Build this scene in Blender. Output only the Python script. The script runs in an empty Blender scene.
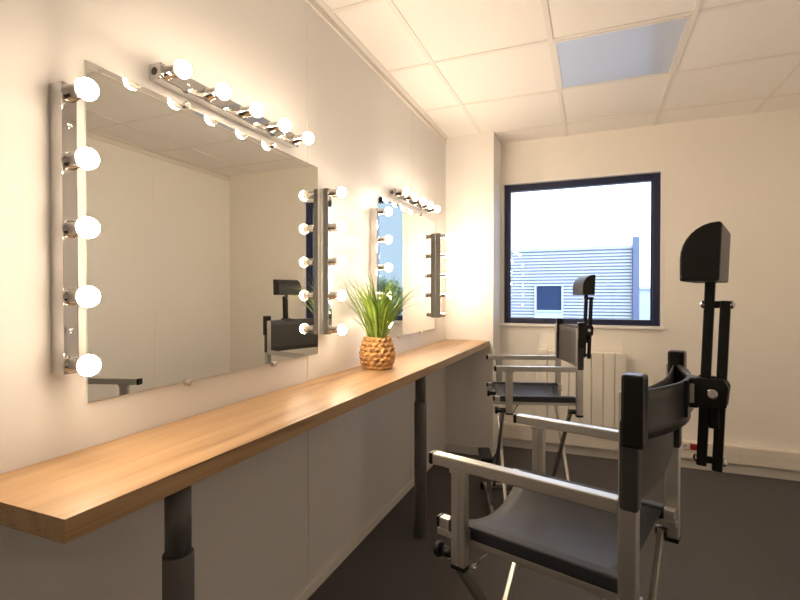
import bpy, bmesh, math, random
from mathutils import Vector, Matrix
random.seed(7)
S = bpy.context.scene
COL = S.collection
PI = math.pi

# ------------------------------------------------------------------ materials
def mat(name, color, rough=.5, metal=0, spec=.5, noise=None, bump=None, trans=0, coat=0, sheen=0):
    """noise=(scale, amount) mottles the colour, bump=(scale, strength, distance)"""
    m = bpy.data.materials.new(name); m.use_nodes = True
    nt = m.node_tree; b = nt.nodes['Principled BSDF']
    b.inputs['Base Color'].default_value = (*color, 1)
    b.inputs['Roughness'].default_value = rough
    b.inputs['Metallic'].default_value = metal
    b.inputs['Specular IOR Level'].default_value = spec
    if coat: b.inputs['Coat Weight'].default_value = coat
    if sheen: b.inputs['Sheen Weight'].default_value = sheen
    tc = nt.nodes.new('ShaderNodeTexCoord')
    if noise:
        n = nt.nodes.new('ShaderNodeTexNoise'); n.inputs['Scale'].default_value = noise[0]
        n.inputs['Detail'].default_value = 4
        nt.links.new(tc.outputs['Object'], n.inputs['Vector'])
        r = nt.nodes.new('ShaderNodeValToRGB')
        a = noise[1]
        r.color_ramp.elements[0].position = .3; r.color_ramp.elements[1].position = .7
        r.color_ramp.elements[0].color = (*[c*(1-a) for c in color], 1)
        r.color_ramp.elements[1].color = (*[min(1, c*(1+a)) for c in color], 1)
        nt.links.new(n.outputs['Fac'], r.inputs['Fac'])
        nt.links.new(r.outputs['Color'], b.inputs['Base Color'])
    if bump:
        n2 = nt.nodes.new('ShaderNodeTexNoise'); n2.inputs['Scale'].default_value = bump[0]
        n2.inputs['Detail'].default_value = 3
        nt.links.new(tc.outputs['Object'], n2.inputs['Vector'])
        bp = nt.nodes.new('ShaderNodeBump'); bp.inputs['Strength'].default_value = bump[1]
        bp.inputs['Distance'].default_value = bump[2]
        nt.links.new(n2.outputs['Fac'], bp.inputs['Height'])
        nt.links.new(bp.outputs['Normal'], b.inputs['Normal'])
    if trans:
        o = nt.nodes['Material Output']
        mx = nt.nodes.new('ShaderNodeMixShader'); mx.inputs[0].default_value = trans
        t = nt.nodes.new('ShaderNodeBsdfTransparent')
        nt.links.new(b.outputs[0], mx.inputs[1]); nt.links.new(t.outputs[0], mx.inputs[2])
        nt.links.new(mx.outputs[0], o.inputs['Surface'])
    return m

M = {}
M['panel'] = mat('white_panel', (.87, .855, .83), .42, spec=.35, bump=(900, .03, .001))
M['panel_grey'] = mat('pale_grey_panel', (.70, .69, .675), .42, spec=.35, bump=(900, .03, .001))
M['plaster'] = mat('woodchip_plaster', (.89, .86, .80), .7, spec=.3, bump=(95, .35, .004))
M['pillar'] = mat('smooth_plaster', (.82, .805, .78), .6, spec=.3)
M['tile'] = mat('ceiling_tile', (.87, .85, .825), .85, spec=.2, noise=(260, .05), bump=(300, .2, .002))
M['tbar'] = mat('ceiling_tbar', (.80, .77, .73), .45)
M['trim'] = mat('cream_trim', (.74, .71, .66), .45)
M['carpet'] = mat('dark_carpet', (.080, .073, .072), .95, spec=.1, noise=(170, .45), bump=(420, .8, .006), sheen=.15)
M['frame_blue'] = mat('anthracite_blue_frame', (.014, .021, .068), .42)
M['white_sill'] = mat('white_sill', (.90, .89, .88), .35)
M['radiator'] = mat('white_enamel', (.80, .77, .70), .35)
M['duct'] = mat('cable_duct_plastic', (.80, .75, .67), .4)
M['white_plastic'] = mat('white_plastic', (.82, .80, .76), .35)
M['red_plastic'] = mat('red_plastic', (.45, .02, .015), .35)
M['hole'] = mat('dark_recess', (.03, .03, .03), .6)
M['chrome'] = mat('chrome', (.62, .61, .60), .05, 1)
M['steel'] = mat('satin_steel', (.65, .63, .60), .25, 1)
M['mirror'] = mat('mirror_silver', (.84, .84, .80), .0, 1)
M['mirror_edge'] = mat('mirror_edge', (.60, .68, .62), .15)
M['alu'] = mat('satin_aluminium', (.56, .545, .51), .33, .9)
M['alu_dark'] = mat('shaded_aluminium', (.26, .255, .25), .4, .8)  # aluminium darkened in its colour for shadow and reflection on the scissor legs
M['black'] = mat('black_plastic', (.004, .004, .004), .34, spec=.3)
M['black_matte'] = mat('black_powder_coat', (.005, .005, .005), .5, spec=.3)
M['pad'] = mat('black_vinyl_pad', (.0085, .008, .008), .45, spec=.35, bump=(600, .1, .001))
M['sling'] = mat('charcoal_mesh_fabric', (.016, .0148, .015), .6, noise=(900, .3), bump=(1200, .3, .0008), trans=.10, sheen=.2)
M['band'] = mat('grey_vinyl_band', (.022, .021, .0215), .4)
M['seat'] = mat('navy_mesh_fabric', (.0115, .0125, .020), .55, noise=(900, .3), bump=(1200, .3, .0008), trans=.10, sheen=.08)
M['leg'] = mat('grey_leg_paint', (.11, .105, .105), .42, .2)
M['leaf'] = mat('grass_leaf', (.20, .31, .045), .45, noise=(12, .6))
M['straw'] = mat('woven_straw', (.52, .29, .11), .6, noise=(45, .6), bump=(200, .4, .003))
M['soil'] = mat('potting_soil', (.06, .045, .03), .9)
M['label'] = mat('pale_label', (.55, .53, .50), .4)
M['cladding'] = mat('pale_cladding', (.36, .38, .41), .45)
M['cladding_gap'] = mat('cladding_shadow_joint', (.27, .30, .35), .6)
M['pale_wall'] = mat('pale_render', (.45, .50, .56), .8)
M['pipe'] = mat('zinc_pipe', (.10, .125, .20), .5)
M['dark_glass'] = mat('dark_window_glass', (.008, .028, .075), .35, spec=.2)
M['asphalt'] = mat('asphalt', (.20, .21, .22), .9, noise=(2, .2))
M['bark'] = mat('bark', (.10, .07, .05), .9)
M['tree_leaf'] = mat('tree_leaf', (.07, .12, .04), .7, noise=(3, .4))

# acrylic ceiling light lens; blue base partly stands in for the window's reflection
M['lens'] = mat('acrylic_lens', (.56, .65, .84), .14, spec=.6, bump=(500, .12, .001))

# wood
def wood():
    m = bpy.data.materials.new('oak_laminate'); m.use_nodes = True
    nt = m.node_tree; b = nt.nodes['Principled BSDF']; L = nt.links
    tc = nt.nodes.new('ShaderNodeTexCoord')
    mp = nt.nodes.new('ShaderNodeMapping'); mp.inputs['Scale'].default_value = (10, .55, 10)
    L.new(tc.outputs['Object'], mp.inputs['Vector'])
    n1 = nt.nodes.new('ShaderNodeTexNoise'); n1.inputs['Scale'].default_value = 1.6
    n1.inputs['Detail'].default_value = 6; n1.inputs['Distortion'].default_value = .7
    L.new(mp.outputs[0], n1.inputs['Vector'])
    mp2 = nt.nodes.new('ShaderNodeMapping'); mp2.inputs['Scale'].default_value = (190, 4, 190)
    L.new(tc.outputs['Object'], mp2.inputs['Vector'])
    n2 = nt.nodes.new('ShaderNodeTexNoise'); n2.inputs['Scale'].default_value = 1
    n2.inputs['Detail'].default_value = 3
    L.new(mp2.outputs[0], n2.inputs['Vector'])
    mix = nt.nodes.new('ShaderNodeMath'); mix.operation = 'MULTIPLY_ADD'
    mix.inputs[1].default_value = .35
    L.new(n2.outputs['Fac'], mix.inputs[0]); 
    sc = nt.nodes.new('ShaderNodeMath'); sc.operation = 'MULTIPLY'; sc.inputs[1].default_value = .65
    L.new(n1.outputs['Fac'], sc.inputs[0]); L.new(sc.outputs[0], mix.inputs[2])
    r = nt.nodes.new('ShaderNodeValToRGB'); e = r.color_ramp.elements
    e[0].position = .34; e[0].color = (.17, .088, .04, 1)
    e[1].position = .64; e[1].color = (.46, .305, .165, 1)
    k = e.new(.45); k.color = (.37, .23, .115, 1)
    L.new(mix.outputs[0], r.inputs['Fac']); L.new(r.outputs['Color'], b.inputs['Base Color'])
    b.inputs['Roughness'].default_value = .42
    return m
M['wood'] = wood()

def emit(name, color, strength):
    m = bpy.data.materials.new(name); m.use_nodes = True
    nt = m.node_tree; b = nt.nodes['Principled BSDF']
    b.inputs['Base Color'].default_value = (.9, .88, .85, 1)
    b.inputs['Roughness'].default_value = .3
    b.inputs['Emission Color'].default_value = (*color, 1)
    b.inputs['Emission Strength'].default_value = strength
    return m
M['bulb'] = emit('glowing_opal_bulb', (1, .785, .57), 42)

def pane():
    m = bpy.data.materials.new('clear_pane'); m.use_nodes = True
    nt = m.node_tree; nt.nodes.remove(nt.nodes['Principled BSDF'])
    t = nt.nodes.new('ShaderNodeBsdfTransparent'); t.inputs[0].default_value = (.94, .96, .97, 1)
    g = nt.nodes.new('ShaderNodeBsdfGlossy'); g.inputs['Roughness'].default_value = 0
    f = nt.nodes.new('ShaderNodeFresnel'); f.inputs['IOR'].default_value = 1.5
    mx = nt.nodes.new('ShaderNodeMixShader')
    nt.links.new(f.outputs[0], mx.inputs[0]); nt.links.new(t.outputs[0], mx.inputs[1]); nt.links.new(g.outputs[0], mx.inputs[2])
    nt.links.new(mx.outputs[0], nt.nodes['Material Output'].inputs['Surface'])
    return m
M['pane'] = pane()

# ------------------------------------------------------------------ mesh helpers
class MB:
    def __init__(self): self.bm = bmesh.new(); self.mi = 0
    def _done(self, geom_faces, smooth):
        for f in geom_faces:
            f.material_index = self.mi; f.smooth = smooth
    def box(self, x0, x1, y0, y1, z0, z1, bevel=0, T=None, seg=2):
        t = bmesh.new()
        bmesh.ops.create_cube(t, size=1)
        for v in t.verts:
            v.co = Vector(((x0+x1)/2 + v.co.x*(x1-x0), (y0+y1)/2 + v.co.y*(y1-y0), (z0+z1)/2 + v.co.z*(z1-z0)))
        if bevel: bmesh.ops.bevel(t, geom=t.edges[:], offset=bevel, segments=seg, affect='EDGES', profile=.6)
        self.merge(t, T, smooth=False); return self
    def merge(self, t, T=None, smooth=None):
        mp = {}
        for v in t.verts: mp[v] = self.bm.verts.new(T @ v.co if T else v.co)
        for f in t.faces:
            try: nf = self.bm.faces.new([mp[v] for v in f.verts])
            except ValueError: continue
            nf.material_index = self.mi; nf.smooth = f.smooth if smooth is None else smooth
        t.free()
    def bar(self, a, b, w, h, up=(0, 0, 1), bevel=0):
        """rectangular bar from a to b; w across, h along up"""
        a, b = Vector(a), Vector(b); d = b-a; L = d.length; d.normalize()
        u = Vector(up); x = d.cross(u)
        if x.length < 1e-5: x = d.cross(Vector((1, 0, 0)))
        x.normalize(); u = x.cross(d).normalized()
        T = Matrix(((x.x, d.x, u.x, a.x), (x.y, d.y, u.y, a.y), (x.z, d.z, u.z, a.z), (0, 0, 0, 1)))
        return self.box(-w/2, w/2, 0, L, -h/2, h/2, bevel, T)
    def cyl(self, a, b, r, r2=None, n=20, cap=True, bevel=0):
        r2 = r if r2 is None else r2
        prof = [(0, 0), (r, 0), (r2, 1), (0, 1)]
        a, b = Vector(a), Vector(b); d = b-a; L = d.length
        if bevel:
            prof = [(0, 0), (r-bevel, 0), (r-.3*bevel, .3*bevel/L), (r, bevel/L), (r2, 1-bevel/L), (r2-.3*bevel, 1-.3*bevel/L), (r2-bevel, 1), (0, 1)]
        return self.lathe(prof, a, b, n)
    def lathe(self, prof, a, b, n=24):
        """prof: (radius, t 0..1 along a->b)"""
        a, b = Vector(a), Vector(b); d = (b-a); dn = d.normalized()
        x = dn.orthogonal().normalized(); y = dn.cross(x)
        rings = []
        for r, t in prof:
            c = a + d*t
            if r <= 1e-7: rings.append([self.bm.verts.new(c)])
            else: rings.append([self.bm.verts.new(c + x*(r*math.cos(2*PI*i/n)) + y*(r*math.sin(2*PI*i/n))) for i in range(n)])
        for q in range(len(rings)-1):
            A, B = rings[q], rings[q+1]
            flat = abs(prof[q][1]-prof[q+1][1]) < 1e-6
            for i in range(n):
                j = (i+1) % n
                if len(A) == 1 and len(B) == 1: continue
                if len(A) == 1: f = [A[0], B[j], B[i]]
                elif len(B) == 1: f = [A[i], A[j], B[0]]
                else: f = [A[i], A[j], B[j], B[i]]
                nf = self.bm.faces.new(f); nf.material_index = self.mi; nf.smooth = not flat
        return self
    def sphere(self, c, r, sx=1, sy=1, sz=1, u=16, v=10):
        t = bmesh.new(); bmesh.ops.create_uvsphere(t, u_segments=u, v_segments=v, radius=r)
        for q in t.verts: q.co = Vector((c[0]+q.co.x*sx, c[1]+q.co.y*sy, c[2]+q.co.z*sz))
        self.merge(t, None, True); return self
    def grid(self, pts, smooth=True, closed=False):
        """pts[i][j] -> quads"""
        V = [[self.bm.verts.new(p) for p in row] for row in pts]
        n = len(V)
        for i in range(n if closed else n-1):
            k = (i+1) % n
            for j in range(len(V[0])-1):
                f = self.bm.faces.new([V[i][j], V[k][j], V[k][j+1], V[i][j+1]])
                f.material_index = self.mi; f.smooth = smooth
        return self
    def sheet(self, fn, nu, nv, th):
        """thick sheet: fn(u,v)->point, offset along the numeric normal by +-th/2"""
        def nrm(u, v):
            e = 1e-3
            du = Vector(fn(min(u+e, 1), v)) - Vector(fn(max(u-e, 0), v))
            dv = Vector(fn(u, min(v+e, 1))) - Vector(fn(u, max(v-e, 0)))
            return du.cross(dv).normalized()
        P = [[Vector(fn(i/nu, j/nv)) for j in range(nv+1)] for i in range(nu+1)]
        N = [[nrm(i/nu, j/nv) for j in range(nv+1)] for i in range(nu+1)]
        rows = []
        for i in range(nu+1):
            top = [P[i][j] + N[i][j]*th/2 for j in range(nv+1)]
            bot = [P[i][j] - N[i][j]*th/2 for j in range(nv, -1, -1)]
            rows.append(top+bot+[top[0]])
        self.grid(rows)
        for i in (0, nu):
            for j in range(nv):
                q = [P[i][j]+N[i][j]*th/2, P[i][j+1]+N[i][j+1]*th/2, P[i][j+1]-N[i][j+1]*th/2, P[i][j]-N[i][j]*th/2]
                f = self.bm.faces.new([self.bm.verts.new(p) for p in q]); f.material_index = self.mi
        bmesh.ops.remove_doubles(self.bm, verts=self.bm.verts[:], dist=1e-5)
        return self
    def prism(self, poly, axis, a, b, bevel=0):
        """poly of 2D points in the plane perpendicular to axis ('x','y','z'), from a to b"""
        t = bmesh.new()
        def P(p, k):
            return {'y': Vector((p[0], k, p[1])), 'x': Vector((k, p[0], p[1])), 'z': Vector((p[0], p[1], k))}[axis]
        A = [t.verts.new(P(p, a)) for p in poly]; B = [t.verts.new(P(p, b)) for p in poly]
        n = len(poly)
        t.faces.new(A); t.faces.new(B[::-1])
        for i in range(n): t.faces.new([A[i], B[i], B[(i+1) % n], A[(i+1) % n]])
        bmesh.ops.recalc_face_normals(t, faces=t.faces[:])
        if bevel: bmesh.ops.bevel(t, geom=t.edges[:], offset=bevel, segments=2, affect='EDGES', profile=.6)
        self.merge(t); return self
    def m(self, i): self.mi = i; return self
    def build(self, name, mats, parent=None, normals=True):
        if normals: bmesh.ops.recalc_face_normals(self.bm, faces=self.bm.faces[:])
        me = bpy.data.meshes.new(name); self.bm.to_mesh(me); self.bm.free()
        if not isinstance(mats, (list, tuple)): mats = [mats]
        for k in mats: me.materials.append(k)
        o = bpy.data.objects.new(name, me); COL.objects.link(o)
        if parent is not None: o.parent = parent
        return o

def struct(o): o['kind'] = 'structure'; return o
def tag(o, label, cat, group=None):
    o['label'] = label; o['category'] = cat
    if group: o['group'] = group
    return o
def empty(name, loc, rz=0):
    o = bpy.data.objects.new(name, None); COL.objects.link(o)
    o.location = loc; o.rotation_euler = (0, 0, rz); o.empty_display_size = .1
    return o
def copy_tree(o, parent=None):
    c = o.copy(); COL.objects.link(c)
    if parent is not None: c.parent = parent
    for ch in list(o.children): copy_tree(ch, c)
    return c

# ------------------------------------------------------------------ room
H = 2.4568; W = 2.43; YB = 3.876; YF = -1.9; PY = 3.57; PX = .375
struct(MB().box(-.2, W+.2, YF-.2, YB+.2, -.12, 0).build('floor', M['carpet']))
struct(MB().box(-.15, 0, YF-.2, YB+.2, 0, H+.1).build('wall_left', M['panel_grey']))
struct(MB().box(W, W+.15, YF-.2, YB+.2, 0, H+.1).build('wall_right', M['panel']))
struct(MB().box(0, W, YF-.2, YF, 0, H+.1).build('wall_front', M['panel']))
WX0, WX1, WZ0, WZ1 = .398, 1.526, 1.0, 2.12
b = MB()
b.box(0, WX0, YB, YB+.2, 0, H+.1).box(WX1, W, YB, YB+.2, 0, H+.1)
b.box(WX0, WX1, YB, YB+.2, 0, WZ0).box(WX0, WX1, YB, YB+.2, WZ1, H+.1)
struct(b.build('wall_back', M['plaster']))
struct(MB().box(0, PX, PY, YB, 0, H).build('wall_pillar', M['pillar']))
# ceiling: tiles in a T-bar grid
gx, gy = .277, 2.3996
b = MB(); b.box(-.15, W+.15, YF-.2, YB+.2, H, H+.12)
b.m(1)
xs = [gx+.6*k for k in range(0, 4)]; ys = [gy+.6*k for k in range(-7, 3)]
for x in xs: b.box(x-.012, x+.012, YF, YB, H-.004, H)
for y in ys:
    b.box(0, W, y-.012, y+.012, H-.0035, H)
struct(b.build('ceiling', [M['tile'], M['tbar']]))
# cornice trims and skirting
def cornice(name, x, s):
    b = MB()
    p = [(x, H-.052), (x+s*.010, H-.052), (x+s*.010, H-.044), (x+s*.006, H-.040), (x+s*.006, H-.018), (x+s*.022, H-.006), (x+s*.022, H), (x, H)]
    y1 = PY if s > 0 else YB
    b.prism(p, 'y', YF, y1)
    return struct(b.build(name, M['trim']))
cornice('trim_1', 0, 1); cornice('trim_2', W, -1)
b = MB()
for y in (-.76, 1.64, 2.82):
    b.box(0, .0025, y-.009, y+.009, .045, H-.05, .0008)
struct(b.build('trim_3', M['panel_grey']))
b = MB()
for y in (-.63, .57, 1.77, 2.97):
    b.box(W-.0025, W, y-.009, y+.009, .045, H-.05, .0008)
struct(b.build('trim_4', M['panel']))
struct(MB().box(0, .010, YF, PY, 0, .045, .002).build('baseboard_left', M['trim']))
struct(MB().box(W-.010, W, YF, YB-.051, 0, .045, .002).build('baseboard_right', M['trim']))
struct(MB().box(.010, PX, PY-.010, PY, 0, .065, .002).build('baseboard_pillar', M['trim']))
struct(MB().box(PX, W-.01, YB-.012, YB, 0, .08, .002).build('baseboard_back', M['trim']))

# window
b = MB()
F0, F1 = 3.915, 3.975
b.box(WX0, WX0+.036, F0, F1, WZ0, WZ1, .003); b.box(WX1-.05, WX1, F0, F1, WZ0, WZ1, .003)
b.box(WX0+.036, WX1-.05, F0, F1, WZ1-.052, WZ1, .003); b.box(WX0+.036, WX1-.05, F0, F1, WZ0, WZ0+.042, .003)
b.box(WX0+.036, WX0+.046, F0+.02, F1, WZ0+.042, WZ1-.052); b.box(WX1-.060, WX1-.05, F0+.02, F1, WZ0+.042, WZ1-.052)
win = struct(b.build('window_1', M['frame_blue']))
MB().box(WX0+.04, WX1-.055, 3.945, 3.949, WZ0+.04, WZ1-.05).build('window_pane', M['pane'], win)
b = MB()
b.box(PX+.004, WX1+.022, YB-.030, F0-.001, WZ0-.022, WZ0, .004)
MBs = b.build('window_sill', M['white_sill'], win)
b = MB()   # white reveal lining with a thin return on the wall face
b.box(WX1-.002, WX1+.012, YB-.004, F0, WZ0, WZ1+.012, .001); b.box(WX0, WX1-.002, YB-.004, F0, WZ1-.002, WZ1+.012, .001)
b.build('window_lining', M['white_sill'], win)

# ------------------------------------------------------------------ radiator
rad = empty('radiator', (.985, 3.82, .23))
tag(rad, 'white electric panel radiator with upright slats mounted below the window', 'radiator')
rx0, rx1, rz0, rz1 = -.317, .317, .02, .572
b = MB(); b.box(rx0+.01, rx1-.01, .012, .034, rz0+.02, rz1-.02)
b.box(rx0+.1, rx0+.14, .034, .0565, .1, .14); b.box(rx1-.14, rx1-.1, .034, .0565, .1, .14)
b.box(rx0+.1, rx0+.14, .034, .0565, .42, .46); b.box(rx1-.14, rx1-.1, .034, .0565, .42, .46)
b.build('back_plate', M['radiator'], rad)
n = 8; w = (rx1-rx0)/n
for i in range(n):
    x0 = rx0+i*w
    MB().box(x0+.0015, x0+w-.0015, -.03, .012, rz0, rz1+(.012 if i == 0 else 0), .007).build('slat', M['radiator'], rad)

# ------------------------------------------------------------------ cable duct and sockets
duct = empty('cable_duct', (1.4, YB-.03, .075))
tag(duct, 'cream plastic cable duct running along the foot of the back wall', 'cable duct')
dx0, dx1 = PX-1.4+.002, W-1.4-.001
MB().box(dx0, dx1, -.018, .030, 0, .122, .004).build('duct_body', M['duct'], duct)
for (a, c) in ((dx0, -.05), (-.048, .595), (.597, dx1)):
    MB().box(a+.001, c-.001, -.022, -.018, .066, .118, .0015).build('cover', M['duct'], duct)
    MB().box(a+.001, c-.001, -.022, -.018, .006, .060, .0015).build('cover', M['duct'], duct)
def socket(x, m, label):
    t = empty('power_socket', (x, YB-.0525, .166))
    tag(t, label, 'socket')
    MB().box(-.0215, .0215, -.008, 0, -.0215, .0215, .003).build('face_plate', m, t)
    b = MB(); b.cyl((0, -.0088, 0), (0, -.006, 0), .016); b.build('recess', M['label'] if m is M['white_plastic'] else M['red_dark'], t)
    b = MB(); b.cyl((0, -.012, .006), (0, -.006, .006), .0028, n=10); b.build('earth_pin', M['steel'], t)
M['red_dark'] = mat('dark_red_plastic', (.30, .012, .01), .4)
b = None
socket(1.672, M['white_plastic'], 'white wall socket on the cable duct, left of the red socket')
socket(1.727, M['red_plastic'], 'red wall socket on the cable duct under the headrest bars')

# ------------------------------------------------------------------ ceiling light
def ceiling_light(x, y, label, lens):
    cl = empty('ceiling_light', (x, y, H))
    tag(cl, label, 'ceiling light')
    b = MB()
    for (x0, x1, y0, y1) in ((-.288, -.276, -.288, .288), (.276, .288, -.288, .288), (-.276, .276, -.288, -.276), (-.276, .276, .276, .288)):
        b.box(x0, x1, y0, y1, -.006, 0, .001)
    b.build('light_frame', M['tbar'], cl)
    MB().box(-.276, .276, -.276, .276, -.003, 0).build('diffuser', lens, cl)
ceiling_light(gx+.9, gy+.3, 'unlit square ceiling light panel with frosted lens set in the tile grid', M['lens'])

# ------------------------------------------------------------------ counter
ct = empty('makeup_counter', (.165, 2.0, 0))
tag(ct, 'long oak laminate makeup counter along the mirror wall on round grey legs', 'counter')
ZT, ZBt = .879, .840
def L(x, y, z): return (x-.165, y-2.0, z)
t = MB()
q = [(.002, .48), (.311, .48), (.347, PY-.002), (.002, PY-.002)]
t.prism([(x-.165, y-2.0) for x, y in q], 'z', ZBt, ZT, .0012)
t.build('worktop', M['wood'], ct)
for y in (.742, 2.257):
    b = MB(); b.cyl(L(.262, y, .67), L(.262, y, ZBt), .0262, n=32)
    lg = b.build('leg', M['leg'], ct)
    b = MB(); b.cyl(L(.262, y, .0), L(.262, y, .685), .0312, n=32, bevel=.003); b.build('lower_sleeve', M['leg'], lg)
    b = MB(); b.cyl(L(.262, y, ZBt-.006), L(.262, y, ZBt), .030, n=32); b.build('mounting_plate', M['leg'], lg)

# ------------------------------------------------------------------ mirrors and light strips
DY = 1.572
def mirror(y0, label):
    t = empty('wall_mirror', (0, y0, 1.37)); tag(t, label, 'mirror', None)
    y1 = .975; z0, z1 = -.387, .389
    b = MB(); b.m(1).box(.001, .006, 0, y1, z0, z1)
    for f in b.bm.faces:
        if f.normal.length == 0: f.normal_update()
    b.bm.normal_update()
    for f in b.bm.faces:
        c = f.calc_center_median()
        f.material_index = 0 if c.x > .0059 else 1
    b.build('mirror_glass', [M['mirror'], M['mirror_edge']], t)
    for yy in (.285, .675):
        for z, s in ((z0, -1), (z1, 1)):
            b = MB(); b.cyl((.0, yy, z+s*.004), (.016, yy, z+s*.004), .009, n=16, bevel=.002)
            b.build('mirror_clip', M['steel'], t)
    return t
mirror(.726, 'large frameless wall mirror nearest the camera, above the front of the counter')
mirror(.731+DY, 'frameless wall mirror farther away, behind the potted grass')

bulb_me = None
def light_strip(loc, vertical, label, missing=()):
    t = empty('light_strip', loc)
    tag(t, label, 'light strip', None)
    D, Wd, Ln = .042, .016, .308
    b = MB()
    if vertical: b.box(0, D, -Wd, Wd, -Ln, Ln, .0022)
    else: b.box(0, D, -Ln, Ln, -.021, .021, .0022)
    b.build('housing', M['chrome'], t)
    for k in range(5):
        a = (k-2)*.1435
        P = (lambda x: Vector((x, 0, -a))) if vertical else (lambda x: Vector((x, a, 0)))
        b = MB(); b.lathe([(.0, 0), (.019, 0), (.019, .10), (.0155, .16), (.0155, .97), (.0145, 1), (0, 1)], P(D-.0005), P(.077), 20)
        so = b.build('socket', M['chrome'], t)
        if k in missing: continue
        R = .0222; ce = .0215; cut = math.radians(82)
        def ring(th): return (R*math.sin(th), (ce - R*math.cos(th))/.05)
        b = MB()      # luminous opal dome
        n = 8
        pr = [ring(cut + (PI-cut)*i/n) for i in range(n)] + [(0, (ce+R)/.05)]
        b.lathe(pr, P(.074), P(.124), 20)
        bu = b.build('bulb', M['bulb'], so)
        b = MB()      # opaque white collar the dome sits in, widened to cut light on the wall
        b.lathe([(.0125, 0)] + [ring(math.radians(30) + (cut-math.radians(30))*i/4) for i in range(5)], P(.074), P(.124), 20)
        b.build('bulb_collar', M['white_plastic'], so)
    for k in ((-.217, .217) if True else ()):
        P = Vector((D, 0, k)) if vertical else Vector((D, k, 0))
        b = MB(); b.sphere(P, .006, .5, 1, 1, 12, 6); b.build('screw', M['chrome'], t)
    if not vertical or True:
        # dark knock-out hole in the end plate facing the room
        if not vertical:
            b = MB(); b.cyl((D*.5, -Ln-.0008, 0), (D*.5, -Ln+.003, 0), .010, n=16); b.build('end_plug', M['hole'], t)
    return t
for i, (dy, who) in enumerate(((0, 'near mirror'), (DY, 'far mirror'))):
    light_strip((0, .667+dy-(.012 if i else 0), 1.368), True, 'upright chrome light strip of five lit bulbs on the left of the %s' % who)
    light_strip((0, 1.739+dy, 1.369), True, ('upright chrome light strip of five lit bulbs on the right of the %s' % who) if i == 0
                else 'upright chrome light strip with its lowest bulb missing, right of the far mirror', missing=() if i == 0 else (4,))
    light_strip((0, 1.203+dy+(-.015 if i else 0), 1.805), False, 'horizontal chrome light strip of five lit bulbs over the %s' % who)

# ------------------------------------------------------------------ potted grass
pg = empty('potted_grass', (.122, 2.04, ZT))
tag(pg, 'potted green grass plant in a woven straw basket on the counter', 'plant')
b = MB()
Hb = .150
def rad_at(t): return .054 + .0265*math.sin(PI*(t*.84+.12))**1.1
rows = 7
b.lathe([(0, .0), (rad_at(0)-.008, 0), (rad_at(.3)-.008, .3), (rad_at(.6)-.008, .6), (rad_at(.9)-.008, .9), (rad_at(1)-.008, .96), (0, .90)], (0, 0, 0), (0, 0, Hb), 32)
for k in range(rows):
    t = (k+.5)/rows; zc = Hb*t; R0 = rad_at(t); hh = Hb/rows*.60
    nseg = 15
    for strand in range(2):
        ring = []
        N = 150
        for i in range(N):
            a = 2*PI*i/N; ph = a*nseg/2 + strand*PI + k*1.3
            rr = R0 - .004 + .0055*math.cos(ph*1.0) + random.uniform(-.0006, .0006)
            zz = zc + .0042*math.sin(ph) + .0012*math.sin(3*a+k)
            th = hh*(.72+.12*math.sin(5*a+k*2))
            c = Vector((rr*math.cos(a), rr*math.sin(a), max(zz, .011)))
            er = Vector((math.cos(a), math.sin(a), 0))
            ring.append([c + er*(.006*math.cos(q*PI/4)) + Vector((0, 0, th*math.sin(q*PI/4))) for q in range(9)])
        b.grid(ring, True, True)
b.build('basket', M['straw'], pg)
b = MB(); b.lathe([(0, 0), (.056, 0), (.056, 1), (0, 1)], (0, 0, Hb-.02), (0, 0, Hb-.006), 24); b.build('soil', M['soil'], pg)
b = MB()
nb = 150
for i in range(nb):
    a = random.uniform(0, 2*PI); r0 = .045*math.sqrt(random.random())
    base = Vector((r0*math.cos(a), r0*math.sin(a), Hb-.012))
    az = a + random.uniform(-.5, .5)
    ln = random.uniform(.20, .35) if random.random() < .8 else random.uniform(.12, .2)
    lean = random.uniform(.08, .72)*(0.55+r0/.045*.6)
    curl = random.uniform(.15, 1.0) if random.random() < .62 else random.uniform(1.0, 2.3)
    if i < 12: az, lean, curl, ln = random.uniform(-.7, .35), random.uniform(.45, .8), random.uniform(.9, 2.0), random.uniform(.29, .37)
    elif i < 20: az, lean, curl, ln = random.uniform(-2.5, -1.5), random.uniform(.4, .7), random.uniform(.5, 1.5), random.uniform(.27, .34)
    d = Vector((math.cos(az), math.sin(az), 0)); sd = Vector((-d.y, d.x, 0))
    p = base.copy(); th = lean*.5; rowsP = []
    ns = 9; w0 = random.uniform(.0032, .0062)
    tw = random.uniform(-.5, .5)
    for s in range(ns+1):
        f = s/ns
        wv = w0*(1 - f**2.2)*(.65+.6*min(1, f*4)) + .0002
        nrm = (Vector((0, 0, 1))*math.sin(th) - d*math.cos(th))
        side = (sd*math.cos(tw*f) + nrm*math.sin(tw*f))
        rowsP.append([p - side*wv, p - nrm*wv*.35, p + side*wv])
        th += (lean*.7 + curl*f*f*1.9)/ns
        p = p + (d*math.sin(th) + Vector((0, 0, 1))*math.cos(th))*(ln/ns)
    for row in rowsP:
        for q in row:
            if q.x < -.112: q.x = -.112 + (q.x+.112)*.03
            if q.y > .12: q.y = .12 + (q.y-.12)*.12
    b.grid(rowsP, True)
b.build('foliage', M['leaf'], pg, normals=False)

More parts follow.
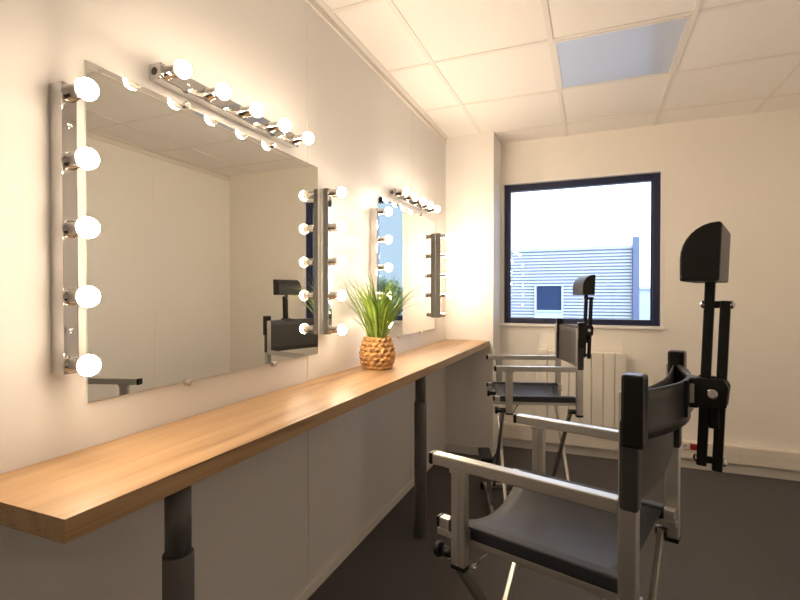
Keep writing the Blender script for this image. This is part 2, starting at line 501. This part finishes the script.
# ------------------------------------------------------------------ makeup chair
S0, V0 = .25, .2325
def make_chair():
    t = empty('makeup_chair', (0, 0, 0))
    X = lambda s: s - S0
    Y = lambda v: v - V0
    Wv = .465
    za = .848
    for sgn, v in ((-1, 0), (1, Wv)):
        y = Y(v)
        # armrest
        b = MB(); b.box(X(.010), X(.428), y-.0135, y+.0135, za-.027, za, .003)
        ar = b.build('armrest', M['alu'], t)
        MB().box(X(0), X(.012), y-.0140, y+.0140, za-.0275, za+.0003, .003).build('end_cap', M['black'], ar)
        # front post, slightly ribbed
        b = MB(); b.box(X(.062), X(.098), y-.011, y+.011, .597, za-.027, .003)
        b.box(X(.058), X(.102), y-.0125, y+.0125, za-.036, za-.027, .001)
        b.box(X(.076), X(.084), y-.0125, y+.0125, .60, za-.036, .001)
        fp = b.build('front_post', M['alu'], t)
        MB().box(X(.061), X(.099), y-.0115, y+.0115, .588, .598, .002).build('end_cap', M['black'], fp)
        # back post
        b = MB(); b.box(X(.428), X(.460), y-.015, y+.015, .594, 1.05, .003)
        bp = b.build('back_post', M['alu'], t)
        MB().box(X(.427), X(.461), y-.0155, y+.0155, .584, .596, .002).build('end_cap', M['black'], bp)
        MB().box(X(.429), X(.463), y-.018, y+.018, .832, 1.0, .008).build('fabric_sleeve', M['sling'], bp)
        MB().box(X(.433), X(.472), y-.021, y+.021, .950, 1.083, .006).build('post_cap', M['black'], bp)
        # seat rail
        yr = y - sgn*.034
        b = MB(); b.box(X(.006), X(.455), yr-.012, yr+.012, .655, .680, .003)
        b.box(X(.0), X(.46), yr-.011, yr+.011, .636, .651, .002)
        b.box(X(.085-.012), X(.085+.012), min(yr, y), max(yr, y), .640, .676); b.box(X(.432), X(.456), min(yr, y), max(yr, y), .640, .676)
        sr = b.build('seat_rail', M['alu'], t)
        MB().box(X(-.002), X(.008), yr-.0125, yr+.0125, .654, .681, .003).build('end_cap', M['black'], sr)
        # floor rail
        b = MB(); b.box(X(-.03), X(.50), y-.014, y+.014, .006, .034, .004)
        fr = b.build('foot_rail', M['alu'], t)
        MB().box(X(-.036), X(-.016), y-.016, y+.016, .0, .036, .004).build('foot_cap', M['black'], fr)
        MB().box(X(.486), X(.506), y-.016, y+.016, .0, .036, .004).build('foot_cap', M['black'], fr)
    # seat: hammock sheet and sleeves round the rails
    def fn(u, v):
        s = .030 + .400*u
        y = Y(.034) + (Y(Wv-.034)-Y(.034))*v
        sag = .052*(1-(2*v-1)**2)**1.0
        return (X(s) + (.035*(1-(2*v-1)**2)*(1-2*u)*.6), y, .682 - sag)
    b = MB(); b.sheet(fn, 10, 28, .003)
    for y in (Y(.034), Y(Wv-.034)):
        b.box(X(.034), X(.432), y-.0145, y+.0145, .6525, .6835, .005)
    b.build('seat', M['seat'], t)
    # back sling
    def fs(u, v):
        return (X(.446) + .014*math.sin(PI*u), Y(.01) + (Y(Wv-.01)-Y(.01))*u, .832 + .215*v - .006*math.sin(PI*u)*(v))
    b = MB(); b.sheet(fs, 20, 6, .003); b.build('backrest', M['sling'], t)
    # headrest strap bulging behind the sling
    def fb(u, v):
        k = math.sin(PI*u)
        s = .452 + .055*max(k, 0)**.8
        return (X(s), Y(.012) + (Y(Wv-.012)-Y(.012))*u, .957 + .093*v)
    b = MB(); b.sheet(fb, 36, 4, .004); b.build('headrest_strap', M['band'], t)
    # scissor legs
    top, bot = .608, .030
    for s in (.050, .402):
        for k, (va, vb) in enumerate(((0.012, Wv), (Wv-.012, 0))):
            x = X(s + .018*k)
            b = MB(); b.bar((x, Y(va), top), (x, Y(vb), bot), .027, .0155, up=(1, 0, 0), bevel=.003)
            lg = b.build('leg', M['alu_dark'] if k == 0 else M['alu'], t)  # one leg of each pair takes the shade-darkened tone
            b = MB(); b.cyl((X(.012) if s < .2 else x-.012, Y(va), top), (X(.07) if s < .2 else X(.435), Y(va), top), .0125, n=14); b.build('pivot', M['black'], lg)
            if s < .2:
                b = MB(); b.cyl((X(.006), Y(va), top), (X(.023), Y(va), top), .019, n=20, bevel=.005); b.build('knob', M['black'], lg)
            b = MB(); b.cyl((x-.010, Y(vb), bot), (x+.010, Y(vb), bot), .016, n=16); b.build('hinge', M['black'], lg)
        b = MB(); b.cyl((X(s-.012), 0, .319), (X(s+.030), 0, .319), .009, n=14); b.build('pivot_bolt', M['steel'], t)
    # thin wire catches under the seat
    for y, g in ((Y(.03), 1), (Y(Wv-.03), -1)):
        b = MB(); b.cyl((X(.10), y, .585), (X(.135), y+g*.02, .632), .0032, n=10); b.sphere((X(.10), y, .585), .0075, u=10, v=6)
        b.build('wire_catch', M['steel'], t)
    # headrest mount
    b = MB()
    b.box(X(.520), X(.530), Y(.185), Y(.28), .968, 1.045, .003)
    b.box(X(.528), X(.546), Y(.212), Y(.253), .985, 1.048, .004)
    mt = b.build('headrest_mount', M['black'], t); mt.location = (-.017, 0, .006)
    MB().box(X(.530), X(.538), Y(.2105), Y(.2120), .996, 1.036, .0004).build('label', M['label'], mt)
    b = MB()
    pl = [(X(.541), .992), (X(.565), .985), (X(.594), .992), (X(.598), 1.034), (X(.589), 1.050), (X(.541), 1.050)]
    b.prism(pl, 'y', Y(.207), Y(.222), .003); b.prism(pl, 'y', Y(.243), Y(.258), .003)
    b.box(X(.562), X(.582), Y(.215), Y(.25), .945, .99, .006)
    b.build('clamp', M['black_matte'], mt)
    for v, d in ((.207, -1), (.258, 1)):
        b = MB(); b.cyl((X(.570), Y(v), 1.020), (X(.570), Y(v)+d*.006, 1.020), .0105, n=16, bevel=.003); b.build('bolt', M['chrome'], mt)
    def lean(z): return (z-1.02)*.035
    for s, z0, z1 in ((.555, .862, 1.270), (.583, .856, 1.210)):
        b = MB(); b.bar((X(s+lean(z0)), 0, z0), (X(s+lean(z1)), 0, z1), .0185, .016, up=(0, 1, 0), bevel=.0025); b.build('slide_bar', M['black_matte'], mt)
    for z in (.876, 1.202):
        b = MB(); b.cyl((X(.552+lean(z)), 0, z), (X(.587+lean(z)), 0, z), .0075, n=14); pn = b.build('spacer_pin', M['black_matte'], mt)
        [MB().sphere((X(q+lean(z)), 0, z), .0085, .7, 1, 1, 12, 8).build('pin_cap', M['chrome'], pn) for q in (.5445, .594)]
    # headrest pad: rounded upper front edge
    s0, s1, z0, z1, R = .504, .570, 1.255, 1.368, .062
    pl = [(X(s1), z0), (X(s1+.004), z1-.004), (X(s1), z1)]
    for i in range(9):
        a = PI/2 + (PI/2)*i/8
        pl.append((X(s0+R) + R*math.cos(a), z1-R*1.12 + R*1.12*math.sin(a)))
    pl.append((X(s0), z0))
    b = MB(); b.prism(pl, 'y', Y(.13), Y(.335), .004)
    hp = b.build('headrest', M['pad'], t)
    return t
def add_footrest(t):
    X = lambda q: q - S0
    Y = lambda q: q - V0
    b = MB(); b.box(X(-.060), X(.010), Y(.13), Y(.335), .278, .302, .005)
    for k in range(4): b.box(X(-.054+.016*k), X(-.045+.016*k), Y(.14), Y(.325), .302, .305, .001)
    ft = b.build('footrest', M['black'], t)
    for v in (.15, .315):
        b = MB(); b.bar((X(-.01), Y(v), .285), (X(.0), Y(v), .034), .018, .012, bevel=.002)
        b.build('footrest_strut', M['alu_dark'], ft)
    b = MB(); b.bar((X(.0), Y(.012), .024), (X(.0), Y(.453), .024), .018, .012, bevel=.002); b.build('cross_bar', M['alu'], ft)
def place(t, o, ang):
    u = Vector((math.cos(ang), math.sin(ang), 0)); v = Vector((-math.sin(ang), math.cos(ang), 0))
    t.location = Vector((o[0], o[1], 0)) + u*S0 + v*V0
    t.rotation_euler = (0, 0, ang)
ch = make_chair()
place(ch, (.708, 1.093), math.radians(-16.5))
tag(ch, 'folding aluminium makeup chair with black headrest nearest the camera', 'chair', 'makeup chairs at the counter')
c2 = copy_tree(ch)
place(c2, (.582, 2.53), math.radians(17))
add_footrest(c2)
for o in c2.children:
    if o.name.startswith('headrest') and not o.name.startswith('headrest_'): o.location.z -= .028; o.location.x -= .008   # pad pushed lower on its bars
tag(c2, 'folding aluminium makeup chair with navy seat in front of the radiator', 'chair', 'makeup chairs at the counter')

# ------------------------------------------------------------------ outside
struct(MB().box(-60, 80, 5, 160, -3.5, -3.3).build('ground', M['asphalt']))
bd = empty('industrial_building', (-8, 26, -3.3))
tag(bd, 'pale blue ribbed metal clad building outside the window', 'building')
def bx(x): return x+8
b = MB(); b.box(bx(-19), bx(2.86), .12, 12, 0, 6.9)
b.build('wall', M['cladding_gap'], bd)
b = MB()
prof = []
pit = .165; z = 0; rowsn = 41
for k in range(rowsn):
    z0 = .04+k*pit
    b.prism([(.12, z0), (.0, z0+.01), (.035, z0+pit-.052), (.12, z0+pit-.045)], 'x', bx(-19), bx(-1.80))
    b.prism([(.12, z0), (.0, z0+.01), (.035, z0+pit-.052), (.12, z0+pit-.045)], 'x', bx(-.35), bx(2.86))
    if z0 > 5.05 or z0+pit < 3.3: b.prism([(.12, z0), (.0, z0+.01), (.035, z0+pit-.052), (.12, z0+pit-.045)], 'x', bx(-1.80), bx(-.35))
b.build('cladding', M['cladding'], bd)
MB().box(bx(-19), bx(2.9), -.03, .3, 6.82, 6.98, .01).build('coping', M['cladding'], bd)
b = MB()
b.box(bx(-1.80), bx(-1.70), -.05, .15, 3.68, 5.08); b.box(bx(-.44), bx(-.35), -.05, .15, 3.68, 5.08)
b.box(bx(-1.70), bx(-.44), -.05, .15, 5.0, 5.08); b.box(bx(-1.80), bx(-.35), -.08, .15, 3.64, 3.72)
wf = b.build('window_frame', M['pale_wall'], bd)
MB().box(bx(-1.70), bx(-.44), .04, .12, 3.7, 5.02).build('glass', M['dark_glass'], wf)
MB().box(bx(-1.72), bx(-1.62), .0, .05, 3.72, 5.02).build('shutter_rail', M['frame_blue'], wf)
MB().box(bx(-1.80), bx(-.35), .0, .12, 3.28, 3.64).build('spandrel_panel', M['pale_wall'], bd)
b = MB(); b.box(bx(2.88), bx(3.19), -.15, .4, 0, 7.38, .03); b.build('corner_post', M['pipe'], bd)
b2 = empty('distant_building', (6, 46, -3.3))
tag(b2, 'pale distant building beyond the clad building, right side of the window', 'building')
MB().box(-6, 8, 0, 10, 0, 5.0).build('wall', M['pale_wall'], b2)
MB().box(-6.2, 8.2, -.2, 10.2, 5.0, 5.25, .02).build('roof_edge', M['pale_wall'], b2)
# tree seen only in the far mirror
tr = empty('tree', (9.2, 22, -3.3))
tag(tr, 'leafy green tree outside, seen reflected in the far mirror', 'tree')
b = MB(); b.cyl((0, 0, 0), (0.1, 0, 2.6), .2, .11, n=12)
for a in range(5):
    b.cyl((.1, 0, 2.2), (1.2*math.cos(a*1.3), 1.2*math.sin(a*1.3), 3.9), .07, .03, n=8)
b.build('trunk', M['bark'], tr)
b = MB()
cl_ = [(0, 0, 3.6, 1.6), (1.1, .4, 3.3, 1.2), (-1.1, -.3, 3.2, 1.2), (.4, -.8, 4.4, 1.0), (-.4, .7, 4.3, 1.0), (.1, 0, 4.7, .8), (1.3, 0, 2.4, 1.0), (-1.4, .2, 2.3, 1.0)]
for (x, y, z, r) in cl_:
    for i in range(520):
        d = Vector((random.gauss(0, 1), random.gauss(0, 1), random.gauss(0, 1))).normalized()
        p = Vector((x, y, z)) + d*r*random.uniform(.6, 1.05)
        s = random.uniform(.08, .16)
        a = Vector((random.gauss(0, 1), random.gauss(0, 1), random.gauss(0, 1))).normalized(); c = a.orthogonal().normalized()
        f = b.bm.faces.new([b.bm.verts.new(p+a*s), b.bm.verts.new(p+c*s*.55), b.bm.verts.new(p-a*s), b.bm.verts.new(p-c*s*.55)])
b.build('foliage', M['tree_leaf'], tr, normals=False)

# ------------------------------------------------------------------ sky
w = bpy.data.worlds.new('World'); S.world = w; w.use_nodes = True
nt = w.node_tree; bg = nt.nodes['Background']
tc = nt.nodes.new('ShaderNodeTexCoord'); sp = nt.nodes.new('ShaderNodeSeparateXYZ')
nt.links.new(tc.outputs['Generated'], sp.inputs[0])
r = nt.nodes.new('ShaderNodeValToRGB'); e = r.color_ramp.elements
e[0].position = .12; e[0].color = (.80, .90, 1.10, 1)     # thin bright cloud ahead
e[1].position = .30; e[1].color = (.20, .27, .35, 1)      # clearer blue patch
k = e.new(.45); k.color = (.20, .27, .35, 1)
k = e.new(.58); k.color = (2.5, 3.05, 4.1, 1)           # unseen bright sky on the right, added to light the pillar side
nt.links.new(sp.outputs['X'], r.inputs['Fac'])
nt.links.new(r.outputs['Color'], bg.inputs['Color'])
bg.inputs['Strength'].default_value = 1.0

# ------------------------------------------------------------------ camera
yaw, pitch, roll = .3872, .011, .0001
cy, sy, cp, sp_ = math.cos(yaw), math.sin(yaw), math.cos(pitch), math.sin(pitch)
fwd = Vector((-sy*cp, cy*cp, -sp_)); rt = Vector((cy, sy, 0)); up = rt.cross(fwd)
cam = bpy.data.cameras.new('camera'); cam.sensor_width = 36; cam.lens = 472.7464/800*36; cam.clip_start = .02; cam.clip_end = 400
co = bpy.data.objects.new('camera', cam); COL.objects.link(co)
co.matrix_world = Matrix(((rt.x, up.x, -fwd.x, 1.07), (rt.y, up.y, -fwd.y, 0), (rt.z, up.z, -fwd.z, 1.2284), (0, 0, 0, 1)))
S.camera = co
vs = S.view_settings
vs.view_transform = 'Standard'; vs.look = 'None'; vs.gamma = 1; vs.use_curve_mapping = False
vs.exposure = 1.9
S.cycles.max_bounces = 16; S.cycles.diffuse_bounces = 10; S.cycles.glossy_bounces = 6; S.cycles.transparent_max_bounces = 16
